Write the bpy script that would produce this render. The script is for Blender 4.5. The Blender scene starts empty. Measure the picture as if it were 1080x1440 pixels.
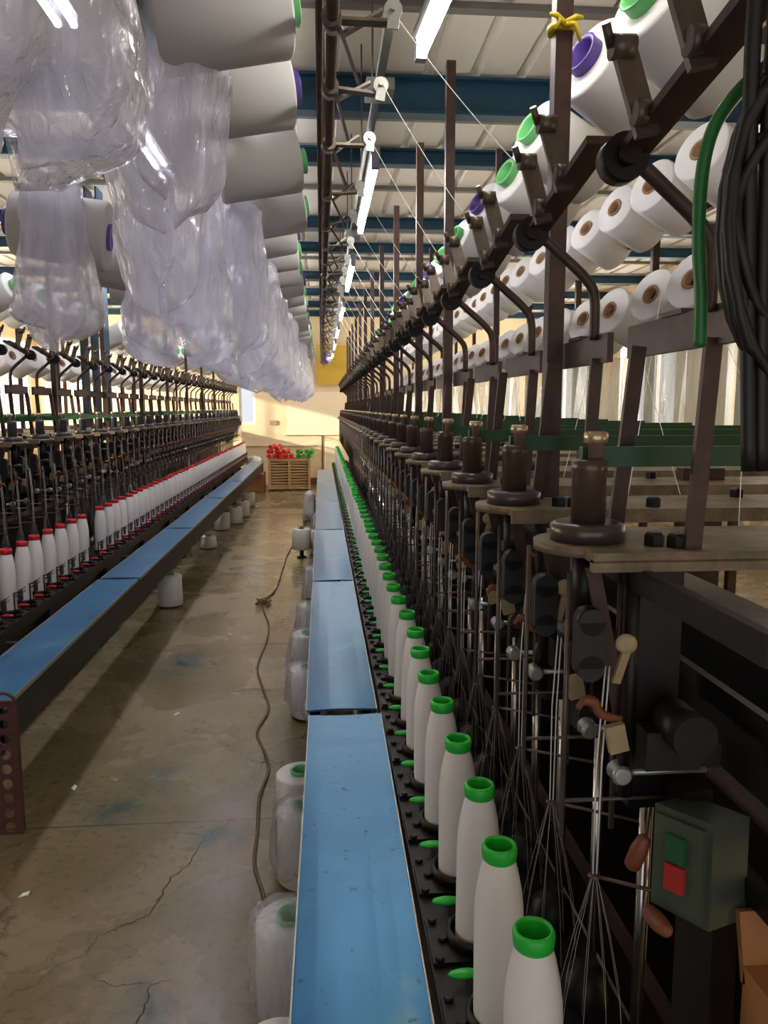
import bpy, math, random
from mathutils import Vector, Matrix, noise as mnoise
random.seed(7)
R = math.radians
sc = bpy.context.scene
col = sc.collection

# ------------------------------------------------------------------ camera
cd = bpy.data.cameras.new('camera'); cam = bpy.data.objects.new('camera', cd); col.objects.link(cam)
cam.location = (0, 0, 1.55)
cam.rotation_mode = 'XYZ'
cam.rotation_euler = (R(90 - 7.74), 0, R(-4.65))
cd.sensor_fit = 'HORIZONTAL'; cd.sensor_width = 36.0; cd.lens = 36.0 * 1081 / 1080
cd.clip_start = 0.02; cd.clip_end = 200
sc.camera = cam

# ------------------------------------------------------------------ world, sun, exposure
w = bpy.data.worlds.new('world'); sc.world = w; w.use_nodes = True
bg = w.node_tree.nodes['Background']
bg.inputs[0].default_value = (0.92, 0.95, 1.0, 1); bg.inputs[1].default_value = 1.15
sd = bpy.data.lights.new('sun', 'SUN'); sd.energy = 11.0; sd.angle = R(1.0); sd.color = (1.0, 0.86, 0.66)
so = bpy.data.objects.new('sun', sd); col.objects.link(so)
so.rotation_euler = Vector((0.80, 0.30, -0.19)).to_track_quat('-Z', 'Y').to_euler()
sc.view_settings.view_transform = 'Standard'; sc.view_settings.look = 'None'
sc.view_settings.gamma = 1; sc.view_settings.use_curve_mapping = False
sc.view_settings.exposure = -0.12
sc.cycles.transparent_max_bounces = 24
TUBE_STRENGTH = 58.0

# daylight entering through the window openings of the two side walls and the back wall
def daylight(loc, sx, sy, d, e, c):
    l = bpy.data.lights.new('daylight', 'AREA'); l.shape = 'RECTANGLE'; l.size = sx; l.size_y = sy; l.energy = e; l.color = c
    o = bpy.data.objects.new('daylight', l); col.objects.link(o); o.location = loc
    o.rotation_euler = Vector(d).to_track_quat('-Z', 'Y').to_euler()
WINS = [(3.4, 5.4), (6.6, 8.6), (9.8, 11.8), (13.2, 15.3)]
for i, (a, b) in enumerate(WINS):
    daylight((-5.68, (a + b) / 2, 1.95), b - a, 1.7, (1, 0, 0), (60, 90, 150, 340)[i], (1.0, 0.90, 0.74))
    daylight((4.78, (a + b) / 2, 1.95), b - a, 1.7, (-1, 0, 0), (36, 50, 80, 170)[i], (1.0, 0.90, 0.74))


# ------------------------------------------------------------------ materials
def lin(c):
    return tuple(((x / 255) / 12.92 if x / 255 <= 0.04045 else ((x / 255 + 0.055) / 1.055) ** 2.4) for x in c) + (1,)

def mat(name, rgb, rough=0.5, metal=0.0, var=0.0, scale=20.0, bump=0.0, spec=0.5, stretch=None, rgb2=None):
    m = bpy.data.materials.new(name); m.use_nodes = True
    nt = m.node_tree; b = nt.nodes['Principled BSDF']
    b.inputs['Base Color'].default_value = lin(rgb)
    b.inputs['Roughness'].default_value = rough; b.inputs['Metallic'].default_value = metal
    b.inputs['Specular IOR Level'].default_value = spec
    if var or bump or rgb2:
        tc = nt.nodes.new('ShaderNodeTexCoord'); mp = nt.nodes.new('ShaderNodeMapping')
        nt.links.new(tc.outputs['Object'], mp.inputs[0])
        if stretch: mp.inputs['Scale'].default_value = stretch
        n = nt.nodes.new('ShaderNodeTexNoise'); n.inputs['Scale'].default_value = scale
        n.inputs['Detail'].default_value = 6; n.inputs['Roughness'].default_value = 0.65
        nt.links.new(mp.outputs[0], n.inputs['Vector'])
        if var or rgb2:
            r = nt.nodes.new('ShaderNodeValToRGB')
            r.color_ramp.elements[0].position = 0.35; r.color_ramp.elements[1].position = 0.7
            c = lin(rgb); c2 = lin(rgb2) if rgb2 else tuple(x * (1 - var) for x in c[:3]) + (1,)
            r.color_ramp.elements[0].color = c2; r.color_ramp.elements[1].color = c
            nt.links.new(n.outputs['Fac'], r.inputs[0]); nt.links.new(r.outputs[0], b.inputs['Base Color'])
        if bump:
            bp = nt.nodes.new('ShaderNodeBump'); bp.inputs['Strength'].default_value = bump
            bp.inputs['Distance'].default_value = 0.004
            nt.links.new(n.outputs['Fac'], bp.inputs['Height']); nt.links.new(bp.outputs[0], b.inputs['Normal'])
    return m

def emit(name, rgb, s):
    m = bpy.data.materials.new(name); m.use_nodes = True; nt = m.node_tree
    b = nt.nodes['Principled BSDF']; b.inputs['Base Color'].default_value = (0.9, 0.9, 0.9, 1)
    b.inputs['Emission Color'].default_value = lin(rgb); b.inputs['Emission Strength'].default_value = s
    return m

def film_mat(name, rgb, lo, hi, scale=9.0):
    m = bpy.data.materials.new(name); m.use_nodes = True; nt = m.node_tree; N = nt.nodes; L = nt.links
    N.remove(N['Principled BSDF'])
    out = N['Material Output']
    tr = N.new('ShaderNodeBsdfTransparent'); tl = N.new('ShaderNodeBsdfTranslucent'); df = N.new('ShaderNodeBsdfDiffuse')
    gl = N.new('ShaderNodeBsdfGlossy'); gl.inputs['Roughness'].default_value = 0.16
    gl.inputs['Color'].default_value = (1, 1, 1, 1)
    tl.inputs[0].default_value = lin(rgb); df.inputs[0].default_value = lin(rgb)
    a = N.new('ShaderNodeMixShader'); a.inputs[0].default_value = 0.5
    L.new(tl.outputs[0], a.inputs[1]); L.new(df.outputs[0], a.inputs[2])
    g = N.new('ShaderNodeMixShader'); fr = N.new('ShaderNodeFresnel'); fr.inputs[0].default_value = 1.55
    L.new(fr.outputs[0], g.inputs[0]); L.new(a.outputs[0], g.inputs[1]); L.new(gl.outputs[0], g.inputs[2])
    tc = N.new('ShaderNodeTexCoord'); mp = N.new('ShaderNodeMapping'); mp.inputs['Scale'].default_value = (1, 1, 0.22)
    L.new(tc.outputs['Object'], mp.inputs[0])
    n = N.new('ShaderNodeTexNoise'); n.inputs['Scale'].default_value = scale; n.inputs['Detail'].default_value = 5
    n.inputs['Distortion'].default_value = 1.6
    L.new(mp.outputs[0], n.inputs['Vector'])
    mr = N.new('ShaderNodeMapRange'); mr.inputs[1].default_value = 0.3; mr.inputs[2].default_value = 0.7
    mr.inputs[3].default_value = lo; mr.inputs[4].default_value = hi
    L.new(n.outputs['Fac'], mr.inputs[0])
    n2 = N.new('ShaderNodeTexNoise'); n2.inputs['Scale'].default_value = 34; n2.inputs['Detail'].default_value = 4
    n2.inputs['Distortion'].default_value = 2.2
    mp2 = N.new('ShaderNodeMapping'); mp2.inputs['Scale'].default_value = (1, 1, 0.35)
    L.new(tc.outputs['Object'], mp2.inputs[0]); L.new(mp2.outputs[0], n2.inputs['Vector'])
    bp = N.new('ShaderNodeBump'); bp.inputs['Strength'].default_value = 0.9; bp.inputs['Distance'].default_value = 0.012
    L.new(n2.outputs['Fac'], bp.inputs['Height'])
    for s in (gl, df, fr): L.new(bp.outputs[0], s.inputs['Normal'])
    mx = N.new('ShaderNodeMixShader')
    L.new(mr.outputs[0], mx.inputs[0]); L.new(tr.outputs[0], mx.inputs[1]); L.new(g.outputs[0], mx.inputs[2])
    L.new(mx.outputs[0], out.inputs[0])
    return m

def floor_mat():
    m = bpy.data.materials.new('worn_concrete'); m.use_nodes = True; nt = m.node_tree; N = nt.nodes; L = nt.links
    b = N['Principled BSDF']; tc = N.new('ShaderNodeTexCoord')
    def noise(scale, det=6, dist=0.0, stretch=(1, 1, 1)):
        mp = N.new('ShaderNodeMapping'); mp.inputs['Scale'].default_value = stretch
        L.new(tc.outputs['Object'], mp.inputs[0])
        n = N.new('ShaderNodeTexNoise'); n.inputs['Scale'].default_value = scale; n.inputs['Detail'].default_value = det
        n.inputs['Distortion'].default_value = dist; n.inputs['Roughness'].default_value = 0.6
        L.new(mp.outputs[0], n.inputs['Vector']); return n
    def ramp(src, stops):
        r = N.new('ShaderNodeValToRGB'); e = r.color_ramp.elements
        e[0].position, e[0].color = stops[0]; e[1].position, e[1].color = stops[-1]
        for p, c in stops[1:-1]:
            x = e.new(p); x.color = c
        L.new(src, r.inputs[0]); return r
    def mix(f, a, c, mode='MIX'):
        x = N.new('ShaderNodeMix'); x.data_type = 'RGBA'; x.blend_type = mode
        for s, v in ((0, f), (6, a), (7, c)):
            if hasattr(v, 'links'): L.new(v, x.inputs[s])
            else: x.inputs[s].default_value = v
        return x.outputs[2]
    n1 = noise(1.6, 8, 0.6)
    base = ramp(n1.outputs['Fac'], [(0.22, lin((98, 86, 60))), (0.5, lin((126, 110, 80))), (0.8, lin((158, 139, 108)))])
    n2 = noise(3.5, 5, 0.6)
    acc = None
    for (cx, cy, rad) in ((-0.80, 2.86, 0.20), (-0.66, 3.10, 0.22), (-0.38, 2.64, 0.16), (-0.42, 1.88, 0.20), (-0.9, 4.6, 0.35), (-0.5, 7.4, 0.4)):
        ds = N.new('ShaderNodeVectorMath'); ds.operation = 'DISTANCE'; ds.inputs[1].default_value = (cx, cy, 0); L.new(tc.outputs['Object'], ds.inputs[0])
        mr = N.new('ShaderNodeMapRange'); mr.interpolation_type = 'SMOOTHSTEP'; mr.inputs[1].default_value = rad; mr.inputs[2].default_value = 0.0; mr.inputs[3].default_value = 0.0; mr.inputs[4].default_value = 1.0
        L.new(ds.outputs['Value'], mr.inputs[0])
        if acc is None: acc = mr.outputs[0]
        else:
            mxm = N.new('ShaderNodeMath'); mxm.operation = 'MAXIMUM'; L.new(acc, mxm.inputs[0]); L.new(mr.outputs[0], mxm.inputs[1]); acc = mxm.outputs[0]
    tm = N.new('ShaderNodeMath'); tm.operation = 'MULTIPLY'; L.new(acc, tm.inputs[0])
    tr_ = ramp(n2.outputs['Fac'], [(0.38, (0, 0, 0, 1)), (0.62, (1, 1, 1, 1))]); L.new(tr_.outputs[0], tm.inputs[1])
    c = mix(tm.outputs[0], base.outputs[0], lin((44, 78, 78)))
    n3 = noise(28, 8)
    spk = ramp(n3.outputs['Fac'], [(0.30, (0.62, 0.62, 0.62, 1)), (0.48, (1, 1, 1, 1))])
    c = mix(1.0, c, spk.outputs[0], 'MULTIPLY')
    # a few branching cracks
    mp = N.new('ShaderNodeMapping'); L.new(tc.outputs['Object'], mp.inputs[0])
    wn = noise(2.4, 6); vm = N.new('ShaderNodeVectorMath'); vm.operation = 'MULTIPLY_ADD'
    L.new(wn.outputs['Color'], vm.inputs[0]); vm.inputs[1].default_value = (0.55, 0.55, 0); L.new(mp.outputs[0], vm.inputs[2])
    v = N.new('ShaderNodeTexVoronoi'); v.feature = 'DISTANCE_TO_EDGE'; v.inputs['Scale'].default_value = 0.85
    L.new(vm.outputs[0], v.inputs['Vector'])
    cr = ramp(v.outputs['Distance'], [(0.0, (1, 1, 1, 1)), (0.0065, (0, 0, 0, 1))])
    msk = noise(0.55, 2); mk = ramp(msk.outputs['Fac'], [(0.46, (0, 0, 0, 1)), (0.58, (0.8, 0.8, 0.8, 1))])
    cm = mix(1.0, cr.outputs[0], mk.outputs[0], 'MULTIPLY')
    c = mix(cm, c, lin((42, 34, 24)))
    # construction joints across the aisle
    sx = N.new('ShaderNodeSeparateXYZ'); L.new(tc.outputs['Object'], sx.inputs[0])
    mo = N.new('ShaderNodeMath'); mo.operation = 'PINGPONG'; mo.inputs[1].default_value = 1.1
    ad = N.new('ShaderNodeMath'); ad.operation = 'ADD'; ad.inputs[1].default_value = 6.03
    L.new(sx.outputs[1], ad.inputs[0]); L.new(ad.outputs[0], mo.inputs[0])
    jn = ramp(mo.outputs[0], [(0.0, (0.8, 0.8, 0.8, 1)), (0.006, (0, 0, 0, 1))])
    c = mix(jn.outputs[0], c, lin((52, 44, 32)))
    L.new(c, b.inputs['Base Color'])
    rr = N.new('ShaderNodeMapRange'); rr.inputs[1].default_value = 0.3; rr.inputs[2].default_value = 0.7
    rr.inputs[3].default_value = 0.15; rr.inputs[4].default_value = 0.36
    L.new(n1.outputs['Fac'], rr.inputs[0]); L.new(rr.outputs[0], b.inputs['Roughness'])
    bp = N.new('ShaderNodeBump'); bp.inputs['Strength'].default_value = 0.18; bp.inputs['Distance'].default_value = 0.01
    n4 = noise(6, 8); L.new(n4.outputs['Fac'], bp.inputs['Height']); L.new(bp.outputs[0], b.inputs['Normal'])
    return m

def yarn_mat(name, rgb, freq=420.0, rough=0.75, sheen=True):
    m = bpy.data.materials.new(name); m.use_nodes = True; nt = m.node_tree; N = nt.nodes; L = nt.links
    b = N['Principled BSDF']; b.inputs['Base Color'].default_value = lin(rgb); b.inputs['Roughness'].default_value = rough
    b.inputs['Specular IOR Level'].default_value = 0.3
    tc = N.new('ShaderNodeTexCoord'); wv = N.new('ShaderNodeTexWave'); wv.bands_direction = 'Z'
    wv.inputs['Scale'].default_value = freq / 6.28; wv.inputs['Distortion'].default_value = 1.5
    wv.inputs['Detail'].default_value = 2
    L.new(tc.outputs['Object'], wv.inputs['Vector'])
    bp = N.new('ShaderNodeBump'); bp.inputs['Strength'].default_value = 0.05; bp.inputs['Distance'].default_value = 0.001
    L.new(wv.outputs['Fac'], bp.inputs['Height']); L.new(bp.outputs[0], b.inputs['Normal'])
    return m

def blue_sheet_mat():
    m = bpy.data.materials.new('painted_blue_sheet'); m.use_nodes = True; nt = m.node_tree; N = nt.nodes; L = nt.links
    b = N['Principled BSDF']; tc = N.new('ShaderNodeTexCoord')
    n = N.new('ShaderNodeTexNoise'); n.inputs['Scale'].default_value = 3.0; n.inputs['Detail'].default_value = 7
    n.inputs['Distortion'].default_value = 0.7
    L.new(tc.outputs['Object'], n.inputs['Vector'])
    r = N.new('ShaderNodeValToRGB'); e = r.color_ramp.elements
    e[0].position, e[0].color = 0.3, lin((40, 100, 146)); e[1].position, e[1].color = 0.62, lin((60, 124, 166))
    x = e.new(0.74); x.color = lin((116, 156, 160))
    L.new(n.outputs['Fac'], r.inputs[0])
    n2 = N.new('ShaderNodeTexNoise'); n2.inputs['Scale'].default_value = 45; n2.inputs['Detail'].default_value = 6
    L.new(tc.outputs['Object'], n2.inputs['Vector'])
    r2 = N.new('ShaderNodeValToRGB'); r2.color_ramp.elements[0].position = 0.27; r2.color_ramp.elements[1].position = 0.36
    r2.color_ramp.elements[0].color = (0.35, 0.35, 0.33, 1)
    L.new(n2.outputs['Fac'], r2.inputs[0])
    mx = N.new('ShaderNodeMix'); mx.data_type = 'RGBA'; mx.blend_type = 'MULTIPLY'; mx.inputs[0].default_value = 1
    L.new(r.outputs[0], mx.inputs[6]); L.new(r2.outputs[0], mx.inputs[7]); L.new(mx.outputs[2], b.inputs['Base Color'])
    b.inputs['Metallic'].default_value = 0.5
    mr = N.new('ShaderNodeMapRange'); mr.inputs[3].default_value = 0.22; mr.inputs[4].default_value = 0.42
    L.new(n.outputs['Fac'], mr.inputs[0]); L.new(mr.outputs[0], b.inputs['Roughness'])
    bp = N.new('ShaderNodeBump'); bp.inputs['Strength'].default_value = 0.15; bp.inputs['Distance'].default_value = 0.01
    L.new(n.outputs['Fac'], bp.inputs['Height']); L.new(bp.outputs[0], b.inputs['Normal'])
    return m

M = dict(
    floor=floor_mat(), blue=blue_sheet_mat(),
    wall=mat('cream_plaster', (226, 206, 172), 0.8, var=0.12, scale=2.2, bump=0.1),
    wall2=mat('cream_panel', (236, 220, 190), 0.7, var=0.06, scale=3),
    brown_base=mat('brown_skirting', (92, 66, 50), 0.6),
    ceil=mat('white_roof_sheet', (232, 224, 210), 0.6, var=0.12, scale=1.4),
    duct=mat('dull_pink_board', (150, 122, 104), 0.7, var=0.15, scale=3),
    beam=mat('teal_blue_paint', (22, 72, 98), 0.45, var=0.35, scale=9),
    purlin=mat('grey_purlin', (120, 118, 112), 0.5, var=0.2, scale=6),
    iron=mat('brown_painted_iron', (84, 62, 54), 0.42, 0.25, var=0.4, scale=26, bump=0.15),
    steel=mat('oily_steel', (112, 98, 86), 0.36, 0.45, var=0.4, scale=30),
    dark=mat('black_oily_iron', (30, 24, 23), 0.45, 0.3, var=0.4, scale=25, bump=0.2),
    plate=mat('dusty_steel_plate', (150, 134, 108), 0.5, 0.35, rgb2=(92, 76, 62), scale=12),
    capst=mat('worn_capstan_steel', (96, 76, 64), 0.3, 0.45, rgb2=(66, 84, 96), scale=6),
    brass=mat('pale_brass', (214, 190, 160), 0.3, 0.8),
    greenbar=mat('dark_green_paint', (34, 80, 46), 0.45, var=0.3, scale=18),
    chrome=mat('chrome_rod', (190, 185, 180), 0.2, 0.95),
    galv=mat('galvanised_plate', (190, 190, 184), 0.35, 0.7, var=0.2, scale=40),
    gring=mat('bright_green_plastic', (44, 190, 62), 0.35),
    rring=mat('red_plastic', (196, 30, 36), 0.4),
    yarn=yarn_mat('white_bobbin_yarn', (240, 234, 228)),
    cone=yarn_mat('white_cone_yarn', (236, 234, 232), 300),
    shadecone=yarn_mat('shaded_cone_yarn', (188, 186, 184), 300),  # white yarn darkened, shade of the overhead cones put into the colour
    cream=yarn_mat('cream_cone_yarn', (226, 222, 208), 300),
    gtube=mat('pale_green_tube', (112, 196, 120), 0.45), ptube=mat('purple_tube', (92, 66, 150), 0.45),
    paper=mat('brown_paper_tube', (170, 132, 100), 0.8), hole=mat('hollow_shade', (30, 26, 28), 0.9),
    film=film_mat('clear_plastic_film', (228, 227, 244), 0.45, 0.82, 7.0), balloon=film_mat('floor_bag_film', (226, 226, 238), 0.25, 0.6),
    tent=mat('dull_grey_thread', (165, 162, 158), 0.6),
    film2=film_mat('yellowed_plastic_film', (222, 220, 196), 0.5, 0.8),
    white=mat('white_enamel', (226, 226, 222), 0.4), enamel=mat('grey_lamp_enamel', (128, 126, 132), 0.5), tube=emit('lit_fluorescent_tube', (255, 250, 240), TUBE_STRENGTH),
    tube2=emit('lit_daylight_tube', (238, 240, 255), TUBE_STRENGTH * 1.5),
    thread=mat('white_thread', (236, 232, 224), 0.5), rubber=mat('black_rubber', (18, 17, 18), 0.5),
    hose=mat('green_hose', (36, 110, 52), 0.4), cord=mat('tan_cord', (112, 92, 58), 0.6, var=0.3, scale=30),
    tan=mat('tan_ceramic', (178, 156, 116), 0.45, var=0.3, scale=40), orange=mat('orange_fibre', (132, 74, 44), 0.5, var=0.3, scale=30),
    cardboard=mat('cardboard', (176, 120, 74), 0.8, var=0.15, scale=14), wood=mat('pale_wood', (214, 182, 130), 0.65, rgb2=(166, 124, 78), scale=9, stretch=(1, 1, 8)),
    plank=mat('greyed_plank', (120, 108, 90), 0.7, var=0.35, scale=12),
    swbox=mat('grey_green_enamel', (70, 80, 66), 0.45, var=0.25, scale=20),
    btn_r=mat('red_button', (170, 40, 40), 0.45), btn_g=mat('green_button', (20, 84, 48), 0.45),
    ygl=mat('yellow_card', (206, 170, 62), 0.7, var=0.15, scale=5), ribbon=mat('yellow_ribbon', (226, 196, 40), 0.5),
    crack=mat('crack_shadow', (40, 32, 24), 0.9),
    rust=mat('rusty_maroon_paint', (92, 52, 46), 0.55, var=0.4, scale=30), purple=mat('purple_film', (96, 92, 150), 0.4),
    redpl=mat('bright_red_plastic', (214, 40, 44), 0.4), grnpl=mat('leaf_green_plastic', (70, 160, 70), 0.4),
)
gm = bpy.data.materials.new('window_glass'); gm.use_nodes = True
_n = gm.node_tree; _n.nodes.remove(_n.nodes['Principled BSDF'])
_t = _n.nodes.new('ShaderNodeBsdfTransparent'); _g = _n.nodes.new('ShaderNodeBsdfGlossy'); _g.inputs['Roughness'].default_value = 0.05
_x = _n.nodes.new('ShaderNodeMixShader'); _x.inputs[0].default_value = 0.08
_n.links.new(_t.outputs[0], _x.inputs[1]); _n.links.new(_g.outputs[0], _x.inputs[2]); _n.links.new(_x.outputs[0], _n.nodes['Material Output'].inputs[0])
M['glass'] = gm

# ------------------------------------------------------------------ mesh helpers
class MB:
    def __init__(s): s.v = []; s.f = []; s.sm = []
    def add(s, vs, fs, smooth=False):
        o = len(s.v); s.v += [tuple(v) for v in vs]
        s.f += [tuple(i + o for i in f) for f in fs]; s.sm += [smooth] * len(fs); return s
    def box(s, c, d, m=None, ch=0.0):
        hx, hy, hz = d[0] / 2, d[1] / 2, d[2] / 2
        vs = [Vector((x * hx, y * hy, z * hz)) for z in (-1, 1) for x, y in ((-1, -1), (1, -1), (1, 1), (-1, 1))]
        if m: vs = [m @ v for v in vs]
        vs = [v + Vector(c) for v in vs]
        return s.add(vs, [(3, 2, 1, 0), (4, 5, 6, 7), (0, 1, 5, 4), (1, 2, 6, 5), (2, 3, 7, 6), (3, 0, 4, 7)])
    def bar(s, p0, p1, wd, th, up=(0, 0, 1)):
        p0, p1 = Vector(p0), Vector(p1); d = p1 - p0; z = d.normalized()
        x = Vector(up).cross(z)
        if x.length < 1e-4: x = Vector((1, 0, 0))
        x.normalize(); y = z.cross(x)
        m = Matrix((x, y, z)).transposed()
        return s.box((p0 + p1) / 2, (wd, th, d.length), m)
    def lathe(s, prof, n=16, o=(0, 0, 0), axis=(0, 0, 1), smooth=True, cap0=True, cap1=True):
        a = Vector(axis).normalized(); q = Vector((0, 0, 1)).rotation_difference(a); o = Vector(o); vs = []
        for r, z in prof:
            for k in range(n):
                t = 2 * math.pi * k / n
                vs.append(o + q @ Vector((r * math.cos(t), r * math.sin(t), z)))
        fs = [(i * n + k, i * n + (k + 1) % n, (i + 1) * n + (k + 1) % n, (i + 1) * n + k) for i in range(len(prof) - 1) for k in range(n)]
        s.add(vs, fs, smooth); b = len(s.v) - len(vs)
        if cap0: s.f.append(tuple(b + k for k in reversed(range(n)))); s.sm.append(False)
        if cap1: s.f.append(tuple(b + (len(prof) - 1) * n + k for k in range(n))); s.sm.append(False)
        return s
    def cyl(s, p0, p1, r, n=12, r1=None):
        d = Vector(p1) - Vector(p0)
        return s.lathe([(r, 0), (r if r1 is None else r1, d.length)], n, p0, d)
    def tube(s, pts, r, n=8, cap=True):
        pts = [Vector(p) for p in pts]; vs = []; N = len(pts); x = None
        for i, p in enumerate(pts):
            t = (pts[min(i + 1, N - 1)] - pts[max(i - 1, 0)]).normalized()
            if x is None:
                x = t.orthogonal().normalized()
            x = (x - t * x.dot(t)).normalized(); y = t.cross(x)
            rr = r[i] if isinstance(r, (list, tuple)) else r
            for k in range(n):
                a = 2 * math.pi * k / n; vs.append(p + x * (rr * math.cos(a)) + y * (rr * math.sin(a)))
        fs = [(i * n + k, i * n + (k + 1) % n, (i + 1) * n + (k + 1) % n, (i + 1) * n + k) for i in range(N - 1) for k in range(n)]
        s.add(vs, fs, True); b = len(s.v) - len(vs)
        if cap:
            s.f.append(tuple(b + k for k in reversed(range(n)))); s.sm.append(False)
            s.f.append(tuple(b + (N - 1) * n + k for k in range(n))); s.sm.append(False)
        return s
    def ball(s, c, r, n=10, sq=(1, 1, 1)):
        vs = [Vector(c) + Vector((0, 0, -r * sq[2]))]; m = n // 2
        for i in range(1, m):
            p = math.pi * i / m - math.pi / 2
            for k in range(n):
                t = 2 * math.pi * k / n
                vs.append(Vector(c) + Vector((r * sq[0] * math.cos(p) * math.cos(t), r * sq[1] * math.cos(p) * math.sin(t), r * sq[2] * math.sin(p))))
        vs.append(Vector(c) + Vector((0, 0, r * sq[2]))); last = len(vs) - 1
        fs = [(0, 1 + (k + 1) % n, 1 + k) for k in range(n)]
        for i in range(m - 2):
            fs += [(1 + i * n + k, 1 + i * n + (k + 1) % n, 1 + (i + 1) * n + (k + 1) % n, 1 + (i + 1) * n + k) for k in range(n)]
        fs += [(1 + (m - 2) * n + k, 1 + (m - 2) * n + (k + 1) % n, last) for k in range(n)]
        return s.add(vs, fs, True)
    def mesh(s, name, m):
        me = bpy.data.meshes.new(name); me.from_pydata(s.v, [], s.f)
        me.polygons.foreach_set('use_smooth', s.sm); me.materials.append(m if not isinstance(m, str) else M[m]); me.update()
        return me
    def build(s, name, m, parent=None, loc=(0, 0, 0)): return obj(name, s.mesh(name, m), parent, loc)

def obj(name, me, parent=None, loc=(0, 0, 0)):
    o = bpy.data.objects.new(name, me); col.objects.link(o); o.location = loc
    if parent: o.parent = parent
    return o
def tag(o, label=None, cat=None, group=None, kind=None):
    if label: o['label'] = label
    if cat: o['category'] = cat
    if group: o['group'] = group
    if kind: o['kind'] = kind
    return o
def empty(name, loc=(0, 0, 0)):
    o = bpy.data.objects.new(name, None); col.objects.link(o); o.location = loc; o.empty_display_size = 0.05; return o
def smooth_path(pts, k=6):
    P = [Vector(p) for p in pts]; out = []
    for i in range(len(P) - 1):
        a, b, c, d = P[max(i - 1, 0)], P[i], P[i + 1], P[min(i + 2, len(P) - 1)]
        for j in range(k):
            t = j / k
            out.append(0.5 * ((2 * b) + (c - a) * t + (2 * a - 5 * b + 4 * c - d) * t * t + (3 * b - a - 3 * c + d) * t ** 3))
    return out + [P[-1]]

# ------------------------------------------------------------------ room
YB = 15.6; XL, XR, ZC = -5.5, 4.6, 3.38
def struct(name, mb, m, parent=None):
    o = mb.build(name, m, parent)
    if not parent: o['kind'] = 'structure'
    return o
FLOOR = struct('floor', MB().box((-0.45, 6.8, -0.05), (10.3, 17.8, 0.1)), 'floor')
# cracks in the concrete
def crack(pts, wd, seed):
    rn = random.Random(seed); P = []
    for i in range(len(pts) - 1):
        for k in range(5):
            t = k / 5; P.append((pts[i][0] + (pts[i + 1][0] - pts[i][0]) * t + rn.uniform(-.006, .006), pts[i][1] + (pts[i + 1][1] - pts[i][1]) * t + rn.uniform(-.006, .006)))
    P.append(pts[-1]); mb = MB(); vs = []; n = len(P)
    for i, (x, y) in enumerate(P):
        a, b = P[max(i - 1, 0)], P[min(i + 1, n - 1)]; d = Vector((b[0] - a[0], b[1] - a[1])).normalized()
        w_ = wd * (0.25 + 0.75 * math.sin(math.pi * (i + 0.5) / n)) * rn.uniform(0.6, 1.2)
        vs += [(x - d.y * w_, y + d.x * w_, 0.0006), (x + d.y * w_, y - d.x * w_, 0.0006)]
    mb.add(vs, [(2 * i, 2 * i + 1, 2 * i + 3, 2 * i + 2) for i in range(n - 1)]); mb.build('crack', 'crack', FLOOR)
crack([(-.349, 2.87), (-.364, 2.74), (-.437, 2.66), (-.453, 2.56), (-.474, 2.48), (-.515, 2.42), (-.528, 2.31), (-.545, 2.235), (-.585, 2.205), (-.634, 2.173), (-.672, 2.148), (-.689, 2.07), (-.751, 2.03), (-.794, 2.08)], 0.0026, 1)
crack([(-.437, 2.664), (-.50, 2.69), (-.56, 2.70)], 0.0014, 2); crack([(-.751, 2.031), (-.788, 1.961), (-.849, 1.928)], 0.0015, 3)
crack([(-.414, 1.955), (-.477, 1.939), (-.476, 1.863), (-.485, 1.803), (-.492, 1.717), (-.5, 1.5)], 0.0022, 4); crack([(-.477, 1.939), (-.574, 1.941), (-.656, 1.985)], 0.0015, 5)
crack([(-.72, 4.1), (-.5, 4.16), (-.3, 4.12), (-.1, 4.2)], 0.003, 6)
# corrugated roof sheet
def roof():
    mb = MB(); prof = []; x = XL - 0.1
    while x < XR + 0.1:
        prof += [(x, 0), (x + 0.20, 0), (x + 0.215, 0.03), (x + 0.245, 0.03)]; x += 0.26
    vs = []; fs = []
    for y in (-2.1, YB + 0.1):
        vs += [(px, y, ZC + pz) for px, pz in prof]
    n = len(prof); fs = [(i, i + 1, n + i + 1, n + i) for i in range(n - 1)]
    mb.add(vs, fs)
    vs2 = [(px, y, ZC + 0.06) for y in (-2.1, YB + 0.1) for px in (XL - 0.1, XR + 0.3)]
    mb.add(vs2, [(0, 2, 3, 1)])
    return mb
ceil = struct('ceiling', roof(), 'ceil')
BEAMS = [1.4, 3.0, 4.52, 5.72, 7.7, 8.86, 10.7, 12.2, 13.6, 14.9]
for i, y in enumerate(BEAMS):
    mb = MB(); d = 0.11 if i != 2 else 0.20
    mb.box((-0.45, y, 3.36 - 0.007), (10.1, 0.10, 0.014)); mb.box((-0.45, y, 3.36 - d + 0.007), (10.1, 0.10, 0.014))
    mb.box((-0.45, y, 3.36 - d / 2), (10.1, 0.012, d - 0.03)); struct('beam', mb, 'beam', ceil)
for i in range(len(BEAMS) - 1):
    y = (BEAMS[i] + BEAMS[i + 1]) / 2
    MB().box((-0.45, y, 3.365), (10.1, 0.06, 0.03)).build('purlin', 'purlin', ceil)
MB().box((-0.30, 8.5, 3.235), (0.16, 14.0, 0.03)).build('ceiling_board', 'duct', ceil)
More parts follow.
